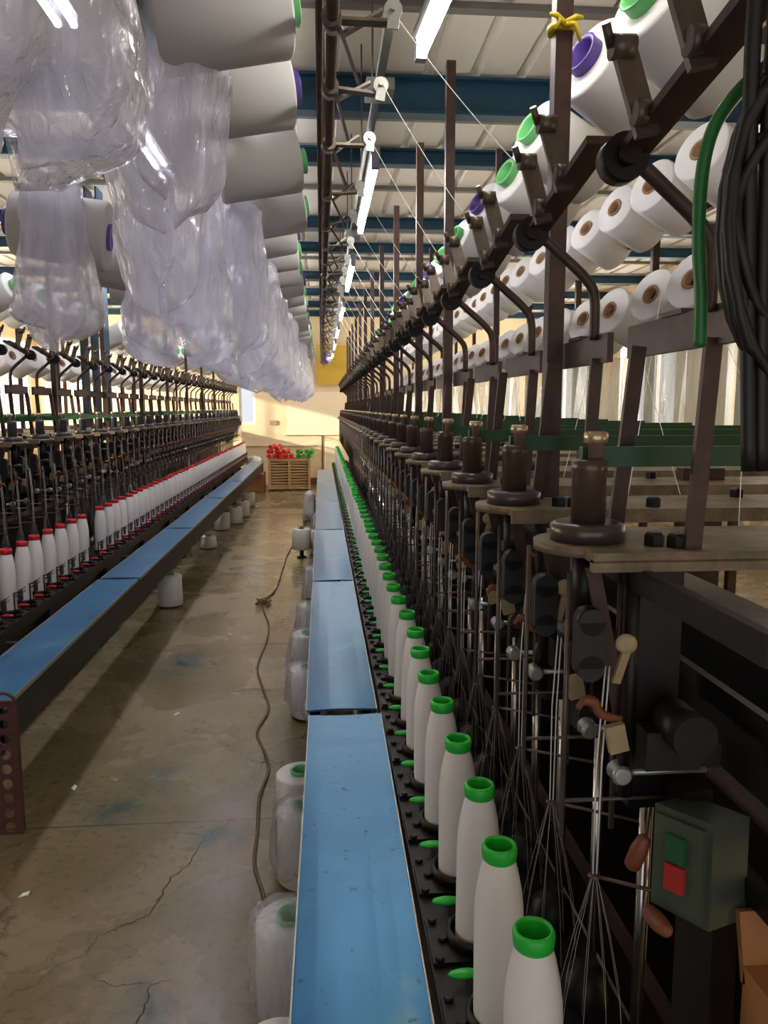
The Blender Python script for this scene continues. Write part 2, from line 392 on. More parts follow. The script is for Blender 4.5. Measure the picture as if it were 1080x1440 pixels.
# back wall with a tall window opening
WX0, WX1, WZ0, WZ1 = -1.62, -1.30, 1.22, 2.25
mb = MB(); T = 0.2; yc = YB + T / 2
mb.box(((XL + WX0) / 2, yc, 1.8), (WX0 - XL, T, 3.6)); mb.box(((WX1 + XR) / 2, yc, 1.8), (XR - WX1, T, 3.6))
mb.box(((WX0 + WX1) / 2, yc, WZ0 / 2), (WX1 - WX0, T, WZ0)); mb.box(((WX0 + WX1) / 2, yc, (WZ1 + 3.6) / 2), (WX1 - WX0, T, 3.6 - WZ1))
wb = struct('wall_back', mb, 'wall')
def window(name, c, wd, ht, axis):
    o = empty(name, c); o['kind'] = 'structure'
    def bx(u, z, du, dz, dd):
        return ((0, u, z), (dd, du, dz)) if axis == 'x' else ((u, 0, z), (du, dd, dz))
    f = MB()
    for s in (-1, 1):
        f.box(*bx(s * (wd / 2 - 0.025), 0, 0.05, ht, 0.08)); f.box(*bx(0, s * (ht / 2 - 0.025), wd - 0.1, 0.05, 0.08))
    f.build('window_frame', 'white', o)
    nb = max(1, int(wd / 0.55))
    for k in range(1, nb):
        MB().box(*bx(-wd / 2 + wd * k / nb, 0, 0.03, ht - 0.1, 0.05)).build('mullion', 'white', o)
    for k in range(nb):
        MB().box(*bx(-wd / 2 + wd * (k + 0.5) / nb, 0, wd / nb - 0.03, ht - 0.1, 0.006)).build('pane', 'glass', o)
    return o
window('window_1', ((WX0 + WX1) / 2, YB + 0.06, (WZ0 + WZ1) / 2), WX1 - WX0, WZ1 - WZ0, 'y')
# left wall with daylight windows
for side, xw, sg, n0 in (('left', XL, -1, 2), ('right', XR, 1, 6)):
    mb = MB(); y0 = -2.1; xc = xw + sg * T / 2
    for a, b in WINS + [(YB + 0.2, None)]:
        mb.box((xc, (y0 + a) / 2, 1.8), (T, a - y0, 3.6))
        if b:
            mb.box((xc, (a + b) / 2, 0.55), (T, b - a, 1.1)); mb.box((xc, (a + b) / 2, 3.2), (T, b - a, 0.8)); y0 = b
    struct('wall_' + side, mb, 'wall')
    for i, (a, b) in enumerate(WINS): window('window_%d' % (i + n0), (xw + sg * 0.06, (a + b) / 2, 1.95), b - a, 1.7, 'x')
# wall behind the photographer with a wide open doorway
mb = MB(); yf = -2.1 - T / 2
mb.box(((XL - 2.4) / 2, yf, 1.8), (-2.4 - XL, T, 3.6)); mb.box(((1.7 + XR) / 2, yf, 1.8), (XR - 1.7, T, 3.6)); mb.box((-0.35, yf, 3.1), (4.1, T, 1.0))
struct('wall_front', mb, 'wall')
# back wall details
MB().box((0.02, YB - 0.02, 1.02), (1.55, 0.03, 0.035)).build('conduit', 'wall2', wb)
MB().box((-0.95, YB - 0.02, 0.80), (1.6, 0.03, 0.03)).build('conduit', 'wall2', wb)
MB().box((0.18, YB - 0.012, 1.45), (1.7, 0.02, 0.82)).build('wall_panel', 'wall2', wb)
MB().box((0.02, YB - 0.01, 0.5), (0.02, 0.016, 1.0)).build('cable_strip', 'iron', wb)
MB().box((0.42, YB - 0.06, 0.52), (0.72, 0.1, 0.72)).build('wall_box', 'wall2', wb)
MB().box((-0.95, YB - 0.012, 1.25), (0.14, 0.02, 0.09)).build('wall_notice', 'tan', wb)
struct('baseboard_back', MB().box((0.45, YB - 0.015, 0.07), (1.6, 0.03, 0.14)), 'brown_base')

# ------------------------------------------------------------------ fluorescent lamps
def lamp(x, y, z, ln, label, group, twin=False):
    o = empty('fluorescent_lamp', (x, y, z)); tag(o, label, 'lamp', group)
    MB().box((0, 0, 0.052), (0.036 if not twin else 0.10, ln, 0.034)).build('lamp_housing', 'enamel', o)
    for dx in ((0,) if not twin else (-0.032, 0.032)):
        MB().cyl((dx, -ln / 2 + 0.03, 0), (dx, ln / 2 - 0.03, 0), 0.014, 14).build('lamp_tube', 'tube' if not twin else 'tube2', o)
        for s in (-1, 1): MB().box((dx, s * (ln / 2 - 0.015), 0.010), (0.030, 0.03, 0.05)).build('tube_holder', 'enamel', o)
    for s in (-0.35, 0.35): MB().cyl((0, s * ln, 0.05), (0, s * ln, 3.385 - z), 0.004, 6).build('hanger', 'steel', o)
    return o
ORD = ['first', 'second', 'third', 'fourth', 'fifth', 'sixth', 'seventh', 'eighth', 'ninth', 'tenth']
for k in range(7):
    o = lamp((0.322, 0.225)[k > 0], 1.64 + k * 2.13, 2.5, 1.2, '%s lit tube lamp from the back wall in the line beside the yarn guide rail' % ORD[6 - k], 'tube lamps hung beside the guide rail')
    if k == 0: o.rotation_euler = (0, 0, R(4))
for k in range(5):  # unseen row inferred from the shelf's shadow edge; second tube added for strength
    lamp(-1.02, 2.9 + k * 2.2, 3.10, 1.2, '%s unseen lit twin-tube lamp from the back wall close under the roof above the bags' % ORD[4 - k], 'tube lamps under the roof', True)
o = empty('lamp_conduit', (0.2, 7.5, 2.6)); tag(o, 'thin grey metal bar carrying the line of hanging tube lamps', 'metal bar')
MB().box((0, 0, 0), (0.025, 14.0, 0.025)).build('bar', 'purlin', o)
for k in range(6): MB().box((0.0, -4.85 + k * 2.12, -0.03), (0.09, 0.12, 0.035)).build('joint_box', 'galv', o)

# ------------------------------------------------------------------ twisting machines
class Side:
    """u runs from the bobbin row into the machine."""
    def __init__(s, x0, sg): s.x0 = x0; s.sg = sg
    def p(s, u, y, z): return (s.sg * u, y, z)
RIGHT = Side(0.264, 1); LEFT = Side(-1.45, -1)
PITCH = 0.1905

def unit_parts(S):
    """meshes of one twisting unit, local y = 0 at the plate centre"""
    p = S.p; d = {}
    def nm(): return MB()
    pl = nm(); pl.box(p(0.51, 0, 1.376), (0.92, 0.19, 0.012)); pl.box(p(0.51, -0.089, 1.366), (0.92, 0.012, 0.014))
    pl.cyl(p(0.075, 0, 1.370), p(0.075, 0, 1.382), 0.068, 18)
    d['unit_plate'] = (pl, 'plate')
    f = nm(); f.lathe([(0.047, 1.382), (0.047, 1.402), (0.040, 1.406)], 20, p(0.075, 0, 0)); d['capstan_flange'] = (f, 'capst')
    c = nm(); c.lathe([(0.022, 1.406), (0.0215, 1.47), (0.0225, 1.472), (0.0225, 1.482), (0.018, 1.485)], 18, p(0.075, 0, 0)); d['capstan'] = (c, 'capst')
    b = nm(); b.lathe([(0.009, 1.485), (0.009, 1.505), (0.015, 1.506), (0.015, 1.518), (0.012, 1.520)], 16, p(0.082, 0, 0)); d['brass_cap'] = (b, 'brass')
    g = nm(); g.box(p(0.52, 0.02, 1.487), (0.9, 0.012, 0.026)); d['green_rail'] = (g, 'greenbar')
    for q, (u, y, t) in enumerate(((0.19, -0.075, 0.012), (0.155, 0.055, 0.022))):
        x = nm(); x.bar(p(u - t, y, 1.382), p(u, y, 1.63), 0.020, 0.008, (0, 1, 0)); d['post%d' % q] = (x, 'iron')
    x = nm(); x.box(p(0.195, 0.03, 1.645), (0.010, 0.30, 0.046)); x.box(p(0.20, 0.03, 1.670), (0.03, 0.06, 0.006)); d['upper_rail'] = (x, 'iron')
    x = nm(); x.tube(smooth_path([p(0.09, -0.07, 1.825), p(0.12, -0.07, 1.80), p(0.168, -0.07, 1.758), p(0.184, -0.07, 1.728), p(0.186, -0.07, 1.66)], 5), 0.0085, 10); d['bent_pipe'] = (x, 'iron')
    x = nm(); x.cyl(p(0.075, -0.084, 1.825), p(0.075, -0.056, 1.825), 0.026, 18); x.cyl(p(0.075, -0.096, 1.825), p(0.075, -0.084, 1.825), 0.012, 12); d['pivot_disc'] = (x, 'dark')
    x = nm(); x.bar(p(0.085, -0.06, 1.83), p(0.078, -0.37, 1.872), 0.010, 0.034, (1, 0, 0)); d['sloping_bar'] = (x, 'iron')
    for q, (y, z) in enumerate(((-0.15, 1.845), (-0.27, 1.862))):
        x = nm(); x.bar(p(0.072, y, z - 0.02), p(0.050, y + 0.02, z + 0.075), 0.025, 0.008, (0, 1, 0))
        x.cyl(p(0.068, y - 0.004, z), p(0.055, y - 0.004, z), 0.013, 12)
        x.cyl(p(0.060, y + 0.015, z + 0.07), p(0.036, y + 0.015, z + 0.07), 0.0125, 12); x.cyl(p(0.036, y + 0.015, z + 0.07), p(0.026, y + 0.005, z + 0.088), 0.005, 8)
        d['lever%d' % q] = (x, 'steel')
    x = nm(); x.box(p(0.165, 0.0, 1.20), (0.06, 0.05, 0.35)); x.cyl(p(0.125, -0.035, 1.05), p(0.125, -0.035, 1.37), 0.010, 8); x.box(p(0.19, 0.0, 1.10), (0.12, 0.08, 0.03))
    d['hanger_bracket'] = (x, 'dark')
    x = nm(); x.cyl(p(0.075, 0, 1.27), p(0.075, 0, 1.37), 0.017, 12); x.lathe([(0.034, 1.255), (0.034, 1.268), (0.02, 1.272)], 16, p(0.075, 0, 0)); d['drive_shaft'] = (x, 'dark')
    for q, (u, y) in enumerate(((0.30, -0.07), (0.52, 0.06), (0.142, -0.05), (0.165, -0.062))):
        x = nm(); x.lathe([(0.013, 1.382), (0.013, 1.396), (0.010, 1.399)], 6, p(u, y, 0), smooth=False); d['bolt%d' % q] = (x, 'dark')
    return d

def spindle_parts(S):
    p = S.p; d = {}
    x = MB(); x.lathe([(0.042, 0.56), (0.042, 0.60), (0.034, 0.64), (0.012, 0.66)], 14, p(0.155, 0.05, 0)); x.cyl(p(0.155, 0.05, 0.45), p(0.155, 0.05, 0.56), 0.03, 10); d['spindle_pot'] = (x, 'dark')
    x = MB(); x.cyl(p(0.205, -0.03, 0.55), p(0.205, -0.03, 1.00), 0.009, 10); d['chrome_post'] = (x, 'chrome' if S.sg > 0 else 'iron')  # chrome on the red-ringed side recoloured dark to paint dimmer light
    x = MB(); x.cyl(p(0.205, -0.03, 0.945), p(0.085, 0.04, 0.945), 0.0025, 6); x.lathe([(0.006, -0.003), (0.009, 0), (0.006, 0.003)], 10, p(0.085, 0.04, 0.945)); d['thread_eyelet'] = (x, 'steel')
    x = MB(); x.box(p(0.062, 0.03, 1.262), (0.034, 0.024, 0.058)); x.lathe([(0.017, -0.012), (0.017, 0.012)], 14, p(0.062, 0.03, 1.291), (0, 1, 0)); x.lathe([(0.017, -0.012), (0.017, 0.012)], 14, p(0.062, 0.03, 1.233), (0, 1, 0)); d['tension_casing'] = (x, 'rubber')
    x = MB(); x.lathe([(0.007, -0.003), (0.012, -0.002), (0.013, 0.0), (0.012, 0.002), (0.007, 0.003)], 12, p(0.095, 0.015, 1.288), (0.3, 1, 0)); x.bar(p(0.098, 0.02, 1.28), p(0.090, 0.03, 1.235), 0.010, 0.006, (0, 1, 0)); d['ceramic_guide'] = (x, 'tan')
    x = MB(); x.tube(smooth_path([p(0.050, 0.0, 1.190), p(0.058, 0.0, 1.200), p(0.070, 0.0, 1.198), p(0.080, 0.0, 1.182), p(0.105, 0.0, 1.176)], 3), [0.004] * 3 + [0.007] * 4 + [0.006] * 4 + [0.004] * 2, 8); d['brake_paddle'] = (x, 'orange')
    x = MB(); x.bar(p(0.10, 0.02, 1.16), p(0.108, 0.02, 1.125), 0.024, 0.010, (0, 1, 0)); d['guide_block'] = (x, 'tan')
    x = MB(); x.bar(p(0.07, 0.05, 1.355), p(0.13, 0.07, 1.12), 0.018, 0.006, (0, 1, 0)); x.cyl(p(0.13, 0.07, 1.12), p(0.13, 0.055, 1.12), 0.016, 10); d['swing_lever'] = (x, 'iron')
    x = MB(); x.cyl(p(0.045, 0.06, 0.99), p(0.045, 0.06, 1.345), 0.0035, 6); x.cyl(p(0.118, 0.075, 0.99), p(0.118, 0.075, 1.345), 0.004, 6); x.cyl(p(0.045, 0.06, 1.04), p(0.24, 0.06, 1.04), 0.003, 6); d['guide_wire'] = (x, 'steel')
    x = MB(); x.lathe([(0.010, -0.014), (0.014, -0.010), (0.008, 0.0), (0.014, 0.010), (0.010, 0.014)], 12, p(0.12, 0.035, 1.075), (0, 1, 0)); x.cyl(p(0.12, 0.035, 1.075), p(0.235, 0.035, 1.075), 0.005, 6); d['thread_roller'] = (x, 'galv')
    x = MB(); x.box(p(0.165, 0.02, 1.13), (0.07, 0.035, 0.05)); x.cyl(p(0.175, -0.03, 1.16), p(0.175, 0.03, 1.16), 0.028, 14); x.box(p(0.20, 0.03, 1.03), (0.04, 0.05, 0.09)); d['tension_box'] = (x, 'dark')
    # holder at the bobbin foot
    x = MB(); x.box(p(-0.02, 0, 0.604), (0.125, 0.115, 0.008)); x.lathe([(0.047, 0.608), (0.051, 0.612), (0.051, 0.628), (0.046, 0.630), (0.043, 0.628), (0.043, 0.609)], 20, p(0, 0, 0), cap0=False, cap1=False)
    for a, b in ((-0.07, -0.05), (-0.07, 0.05), (-0.058, 0.0)): x.cyl(p(a, b, 0.606), p(a, b, 0.616), 0.008, 8)
    d['bobbin_holder'] = (x, 'dark')
    x = MB(); x.ball(p(-0.036, 0.088, 0.622), 0.024, 10, (1.25, 0.45, 0.32)); d['brake_tab'] = (x, 'gring' if S.sg > 0 else 'rring')
    return d

def machine(S, y0, n_units, n_spin, near, near_spin, label, ys0):
    root = empty('twisting_machine', (S.x0, 0, 0)); tag(root, label, 'machine')
    y1 = ys0 + n_spin * PITCH; yl = y1 - y0 + 0.5; ym = (y0 + y1) / 2 - 0.1
    p = S.p
    MB().box(p(0.06, ym, 0.575), (0.29, yl, 0.05)).build('machine_bed', 'dark', root)
    MB().box(p(0.30, ym, 0.50), (0.03, yl, 0.10)).build('lower_rail', 'iron', root)
    MB().box(p(0.34, ym, 1.06), (0.02, yl, 0.09)).build('middle_rail', 'dark', root)
    MB().box(p(0.24, ym, 1.185), (0.012, yl, 0.03)).build('guide_rail', 'dark', root)
    MB().box(p(0.24, ym, 0.985), (0.02, yl, 0.025)).build('eyelet_rail', 'dark', root)
    MB().box(p(0.115, ym, 1.345), (0.012, yl, 0.03)).build('front_rail', 'dark', root)
    MB().box(p(0.97, ym, 0.575), (0.29, yl, 0.05)).build('machine_bed', 'dark', root)
    MB().box(p(0.125, ym, 0.28), (0.012, yl, 0.52)).build('kick_panel', 'dark', root)
    MB().cyl(p(0.50, ym - yl / 2, 0.85), p(0.50, ym + yl / 2, 0.85), 0.025, 12).build('drive_shaft', 'steel', root)
    MB().bar(p(0.47, ym - yl / 2, 1.20), p(0.47, ym + yl / 2, 1.20), 0.008, 0.07, (1, 0, 0)).build('belt', 'plank', root)
    leg = MB()
    leg.box(p(0.10, 0, 0.275), (0.05, 0.05, 0.55)); lm = leg.mesh('leg', 'dark')
    leg2 = MB().box(p(0.95, 0, 0.275), (0.05, 0.05, 0.55)).mesh('leg', 'dark')
    y = y0
    while y < y1:
        obj('leg', lm, root, (0, y, 0)); obj('leg', leg2, root, (0, y, 0)); y += 1.15
    # back panels, added to block light and darken the machine's interior
    bp = MB().box(p(0.53, 0, 0.60), (0.012, 0.66, 1.16)).mesh('shade_back_panel', 'dark')
    fr = MB().box(p(0.62, 0, 0.98), (0.10, 0.035, 0.86)).mesh('cross_frame', 'iron')
    y = y0 + 0.1
    while y < y1:
        obj('shade_back_panel', bp, root, (0, y + 0.3, 0)); obj('cross_frame', fr, root, (0, y - 0.04, 0)); y += 0.72
    U = unit_parts(S); UM = {k: mb.mesh(k.rstrip('0123'), m) for k, (mb, m) in U.items()}
    # far units are one mesh with several materials
    far = bpy.data.meshes.new('twisting_unit'); V = []; F = []; MI = []; SM = []; ms = []
    for k, (mb, m) in U.items():
        if m not in ms: ms.append(m)
        o = len(V); V += mb.v; F += [tuple(i + o for i in f) for f in mb.f]; MI += [ms.index(m)] * len(mb.f); SM += mb.sm
    far.from_pydata(V, [], F); far.polygons.foreach_set('use_smooth', SM); far.polygons.foreach_set('material_index', MI)
    for m in ms: far.materials.append(M[m])
    for i in range(n_units):
        y = y0 + i * 2 * PITCH
        if i < near:
            pl = obj('unit_plate', UM['unit_plate'], root, (0, y, 0))
            for k, me in UM.items():
                if k != 'unit_plate':
                    c = obj(k.rstrip('0123'), me, pl)
                    if k.startswith('lever'): c.rotation_euler = (random.uniform(-.01, .01), 0, 0)
        else: obj('twisting_unit', far, root, (0, y, 0))
    P = spindle_parts(S); PM = {k: mb.mesh(k, m) for k, (mb, m) in P.items()}
    far = bpy.data.meshes.new('spindle'); V = []; F = []; MI = []; SM = []; ms = []
    for k, (mb, m) in P.items():
        if m not in ms: ms.append(m)
        o = len(V); V += mb.v; F += [tuple(i + o for i in f) for f in mb.f]; MI += [ms.index(m)] * len(mb.f); SM += mb.sm
    far.from_pydata(V, [], F); far.polygons.foreach_set('use_smooth', SM); far.polygons.foreach_set('material_index', MI)
    for m in ms: far.materials.append(M[m])
    for i in range(n_spin):
        y = ys0 + i * PITCH
        if i < near_spin:
            pot = obj('bobbin_holder', PM['bobbin_holder'], root, (0, y, 0))
            for k, me in PM.items():
                if k == 'bobbin_holder' or (k == 'brake_paddle' and i % 3 == 1) or (k == 'guide_block' and i % 3 == 2) or (k == 'ceramic_guide' and i % 4 == 2): continue
                c = obj(k, me, pot)
                if k in ('brake_paddle', 'guide_block', 'ceramic_guide', 'thread_roller'): c.location = (random.uniform(-.012, .012), random.uniform(-.02, .02), random.uniform(-.02, .02))
        else: obj('spindle', far, root, (0, y, 0))
    return root
MACH = machine(RIGHT, 0.95, 33, 65, 16, 26, 'long dark iron twisting machine behind the green-ringed bobbins', 0.864)
machine(LEFT, 3.2, 30, 60, 9, 20, 'long dark iron twisting machine behind the red-ringed bobbins', 3.40)

# ------------------------------------------------------------------ bobbins
def bobbin_meshes(H, ringm, foot):
    y = MB(); y.lathe([(0.0365, 0.006), (0.0375, 0.012), (0.0375, H * 0.60), (0.0365, H * 0.68), (0.0335, H * 0.77), (0.0285, H * 0.86), (0.0235, H * 0.925)], 24, cap1=False)
    r = MB(); r.lathe([(0.0225, H * 0.915), (0.0255, H * 0.925), (0.0268, H * 0.955), (0.0268, H * 0.985), (0.0245, H), (0.0215, H), (0.0205, H * 0.985), (0.0190, H * 0.90), (0.0170, H * 0.74), (0.0, H * 0.738)], 24, cap0=False, cap1=False)
    f = MB(); f.lathe([(0.030, 0), (foot, 0.001), (foot, 0.010), (0.036, 0.013)], 24)
    return y.mesh('yarn_winding', 'yarn'), r.mesh('top_ring', ringm), f.mesh('foot_flange', ringm if foot > 0.038 else 'yarn')
MR = bobbin_meshes(0.292, 'gring', 0.0372); ML = bobbin_meshes(0.30, 'rring', 0.043)
def bobbins(ms, x, ys, z, label, group):
    for y in ys:
        o = empty('yarn_bobbin', (x + random.uniform(-.003, .003), y + random.uniform(-.003, .003), z)); tag(o, label, 'bobbin', group)
        o.rotation_euler = (random.uniform(-.02, .02), random.uniform(-.02, .02), random.uniform(0, 6))
        for n, me in zip(('yarn_winding', 'top_ring', 'foot_flange'), ms): obj(n, me, o)
bobbins(MR, RIGHT.x0, [0.864 + i * PITCH for i in range(65)], 0.610, 'white yarn bobbin with bright green top ring standing in the row by the machine', 'green-ringed bobbins in a row')
bobbins(ML, LEFT.x0, [3.40 + i * PITCH for i in range(60) if i != 8], 0.610, 'white yarn bobbin with red top ring and red foot in the row by the machine', 'red-ringed bobbins in a row')
# black guard clips round the red-ringed row
gl = MB(); 
for z in (0.70, 0.715): gl.tube([(0.055, -0.07, z), (0.062, 0.0, z - 0.004), (0.055, 0.07, z)], 0.003, 6)
gl.box((0.058, 0.0, 0.69), (0.004, 0.05, 0.055)); gl.cyl((0.056, -0.07, 0.60), (0.056, -0.07, 0.72), 0.004, 6)
gm_ = gl.mesh('guard_clip', 'dark')
for i in range(60):
    o = obj('guard_clip', gm_, None, (LEFT.x0, 3.40 + i * PITCH, 0)); tag(o, 'small black wire guard clip in front of a red-ringed bobbin', 'guard clip', 'guard clips along the red-ringed row')

# ------------------------------------------------------------------ blue sheet-metal shelves
def sheet(x0, x1, y0, y1, z, label, group, rz=0.0, tilt=0.0):
    o = empty('shelf_sheet', ((x0 + x1) / 2, (y0 + y1) / 2, z)); tag(o, label, 'shelf', group)
    o.rotation_euler = (tilt, 0, rz)
    W, L = x1 - x0, y1 - y0
    t = MB(); n = 14; vs = []; fs = []
    for j in range(n + 1):
        for i in range(7):
            u, v = i / 6, j / n
            vs.append((-W / 2 + W * u, -L / 2 + L * v, 0.004 * math.sin(3 * v + 2 * u + y0 * 3) * math.sin(math.pi * u) - 0.004 * math.sin(math.pi * v)))
    N_ = len(vs); vs += [(a, b, c - 0.006) for a, b, c in vs]
    for j in range(n):
        for i in range(6):
            a = j * 7 + i; fs += [(a, a + 1, a + 8, a + 7), (N_ + a, N_ + a + 7, N_ + a + 8, N_ + a + 1)]
    for j in range(n):
        a = j * 7; fs.append((a, a + 7, N_ + a + 7, N_ + a)); a += 6; fs.append((a, N_ + a, N_ + a + 7, a + 7))
    for i in range(6):
        fs.append((i, N_ + i, N_ + i + 1, i + 1)); a = n * 7 + i; fs.append((a, a + 1, N_ + a + 1, N_ + a))
    t.add(vs, fs); t.build('shelf_top', 'blue', o)
    for s in (-1, 1): MB().box((s * (W / 2 + 0.0015), 0, -0.006), (0.003, L, 0.016)).build('folded_lip', 'galv', o)
    return o
RB = [0.30, 2.30, 4.19, 5.97, 7.85, 9.75, 11.9]; LB = [2.45, 4.32, 6.17, 8.2, 10.1, 12.0, 13.9]
for i in range(6):
    g0 = 0.03 if i == 1 else 0.01
    sheet(-0.055, 0.165, RB[i] + g0, RB[i + 1] - 0.010, 0.600, '%s blue painted shelf plate from the back wall beside the green-ringed bobbins' % ORD[5 - i], 'blue shelf plates of the green-ringed row', random.uniform(-.004, .004) - 0.008 * (i == 0), (0.004, -0.003)[i % 2])
    sheet(-1.24, -1.03, LB[i] + 0.012, LB[i + 1] - 0.012, 0.600, '%s blue painted shelf plate from the back wall beside the red-ringed bobbins' % ORD[5 - i], 'blue shelf plates of the red-ringed row', random.uniform(-.004, .004), (0.003, -0.003)[i % 2])
def shelf_frame(x0, x1, y0, y1, label, side):
    o = empty('shelf_trestle', ((x0 + x1) / 2, 0, 0)); tag(o, label, 'trestle'); W = x1 - x0
    for s in (-1, 1): MB().box((s * (W / 2 - 0.02), (y0 + y1) / 2, 0.565), (0.025, y1 - y0, 0.04)).build('rail', 'dark', o)
    y = y0 + (0.05 if side < 0 else 0.75)
    while y < y1:
        if side < 0:
            for s in (-1, 1): MB().box((s * (W / 2 - 0.03), y, 0.275), (0.02, 0.025, 0.55)).build('leg', 'dark', o)
            MB().box((0, y, 0.57), (W - 0.06, 0.03, 0.025)).build('cross_bar', 'dark', o)
        else: MB().box((-0.06, y, 0.565), (W + 0.06, 0.03, 0.03)).build('bracket_arm', 'dark', o)
        y += 1.88
    MB().box((side * (W / 2 - 0.004), (y0 + y1) / 2, 0.515), (0.012, y1 - y0, 0.14)).build('apron', 'dark', o)
shelf_frame(-0.045, 0.155, 0.32, 11.88, 'dark iron trestle carrying the shelf plates of the green-ringed row', -1)
shelf_frame(-1.23, -1.04, 2.47, 13.88, 'dark iron bracket frame carrying the shelf plates of the red-ringed row', 1)

# ------------------------------------------------------------------ yarn cones
def cone_meshes(L, r0, r1, ym, tm, rt, ex):
    y = MB(); y.lathe([(rt, 0), (r0 - 0.006, 0.0), (r0, 0.006), (r1, L - 0.006), (r1 - 0.006, L), (rt, L)], 28, cap0=False, cap1=False)
    t = MB(); t.lathe([(rt, -0.01), (rt, L + ex), (rt + 0.002, L + ex + 0.002), (rt - 0.002, L + ex + 0.004), (rt - 0.009, L + ex), (rt - 0.010, L - 0.06)], 20, cap0=True, cap1=False)
    h = MB(); h.lathe([(rt - 0.010, L - 0.03), (0.0, L - 0.0295)], 16, cap0=False, cap1=False)  # dark disc paints in the shade inside the tube
    return y.mesh('yarn_winding', ym), t.mesh('tube', tm), h.mesh('hollow_shade', 'hole')
CG = cone_meshes(0.22, 0.092, 0.088, 'cone', 'gtube', 0.040, 0.022); CP = cone_meshes(0.22, 0.092, 0.088, 'cone', 'ptube', 0.040, 0.022)
GG = cone_meshes(0.27, 0.104, 0.097, 'shadecone', 'gtube', 0.040, 0.022); GP = cone_meshes(0.27, 0.104, 0.097, 'shadecone', 'ptube', 0.040, 0.022)
CB = cone_meshes(0.22, 0.108, 0.104, 'cone', 'paper', 0.036, 0.003); CR = cone_meshes(0.21, 0.102, 0.096, 'cream', 'paper', 0.030, 0.012)
CW = cone_meshes(0.24, 0.095, 0.092, 'cone', 'gtube', 0.038, 0.010); CS = cone_meshes(0.13, 0.10, 0.08, 'cream', 'paper', 0.03, 0.01)
def cone(ms, nose, d, L, label, group, stand=False, ex=0.0):
    d = Vector(d).normalized(); base = Vector(nose) - d * (L + ex)
    o = empty('yarn_cone', base); tag(o, label, 'yarn cone', group)
    q = Vector((0, 0, 1)).rotation_difference(d); o.rotation_mode = 'QUATERNION'; o.rotation_quaternion = q
    for n, me in zip(('yarn_winding', 'tube', 'hollow_shade'), ms): obj(n, me, o)
    return o
def jit(a): return random.uniform(-a, a)
# row over the aisle, noses towards the guide rail
ys = [1.70, 2.115, 2.74, 3.29]; y = 3.75
while y < 13.6: ys.append(y); y += 0.47
for i, y in enumerate(ys):
    g = i % 3 == 1
    cone(GP if g else GG, ((-0.045 if i < 4 else -0.10) + jit(.006), y, 2.37 + jit(.006)), (0.95, 0.16 + jit(.03), 0.18 + jit(.03)), 0.27,
         'shade-coloured white yarn cone with %s tube on the overhead creel above the aisle' % ('purple' if g else 'green'), 'cones over the aisle, %s tubes' % ('purple' if g else 'green'), ex=0.025)
# second row of the same creel, noses the other way
y = 2.5; i = 0
while y < 12:
    cone(GG if i % 2 else GP, (-0.93 + jit(.01), y + jit(.03), 2.12 + jit(.02)), (-0.94, -0.1, 0.12), 0.27, 'shade-coloured white yarn cone behind the hanging bags, tube turned to the red-ringed machine', 'cones behind the hanging bags', ex=0.025); y += 0.55; i += 1
# white row above the machine, green and purple tubes
def green_row(S, ys, label, group):
    for i, y in enumerate(ys):
        g = i % 3 == 1
        if S.sg < 0 and abs(y - 6.9) < 0.25: continue
        cone(CP if g else CG, (S.x0 + S.sg * (0.29 + jit(.01)), y, 2.27 + jit(.02)), (-0.85 * S.sg, -0.32 + jit(.05), 0.38 + jit(.04)), 0.22,
             label % ('purple' if g else 'green'), group % ('purple' if g else 'green'), ex=0.025)
green_row(RIGHT, [1.39, 1.68, 2.11, 2.41, 2.84] + [3.26 + 0.42 * k for k in range(24)], 'white yarn cone with %s tube tilted up above the green-ringed machine', 'tilted cones above the green-ringed machine, %s tubes')
green_row(LEFT, [3.9 + 0.42 * k for k in range(24)], 'white yarn cone with %s tube tilted up above the red-ringed machine', 'tilted cones above the red-ringed machine, %s tubes')
def brown_rows(S, y0, n, lab, grp):
    for t, z in enumerate((2.40, 1.975)):
        for i in range(n):
            cone(CB, (S.x0 + S.sg * (1.0 + jit(.012)), y0 + i * 0.385 + jit(.02), z + jit(.012)), (-0.84 * S.sg, -0.36 + jit(.05), 0.34 + jit(.04)), 0.22,
                 lab % ('upper', 'lower')[t], grp % ('upper', 'lower')[t], ex=0.005)
brown_rows(RIGHT, 2.2, 30, 'white yarn cone with brown paper tube on the %s tier behind the green-ringed machine', 'paper-tube cones, %s tier, green-ringed machine')
brown_rows(LEFT, 4.2, 26, 'white yarn cone with brown paper tube on the %s tier behind the red-ringed machine', 'paper-tube cones, %s tier, red-ringed machine')

# creels that carry the cones
def creel(name, label, x, rails, posts, pegs=()):
    o = empty(name, (x, 0, 0)); tag(o, label, 'creel')
    for (rx, rz, ya, yb, t) in rails: MB().box((rx - x, (ya + yb) / 2, rz), (t, yb - ya, t)).build('rail', 'iron', o)
    for (px, py, za, zb, t, m) in posts: MB().box((px - x, py, (za + zb) / 2), (t, t, zb - za)).build('post', m, o)
    return o
creel('creel', 'overhead iron creel hung from the roof above the aisle', -0.45,
      [(-0.345, 2.315, 1.0, 13.8, 0.02), (-0.645, 2.085, 2.5, 13.8, 0.02), (-0.50, 2.62, 1.0, 13.8, 0.03)],
      [(-0.50, y, 2.06, 3.37, 0.03, 'iron') for y in (3.5, 5.5, 7.5, 9.5, 11.5, 13.5)])
PY = [1.43, 2.64, 3.42, 4.45, 5.5, 6.5, 7.5, 8.5, 9.5, 10.5, 11.5, 12.5]
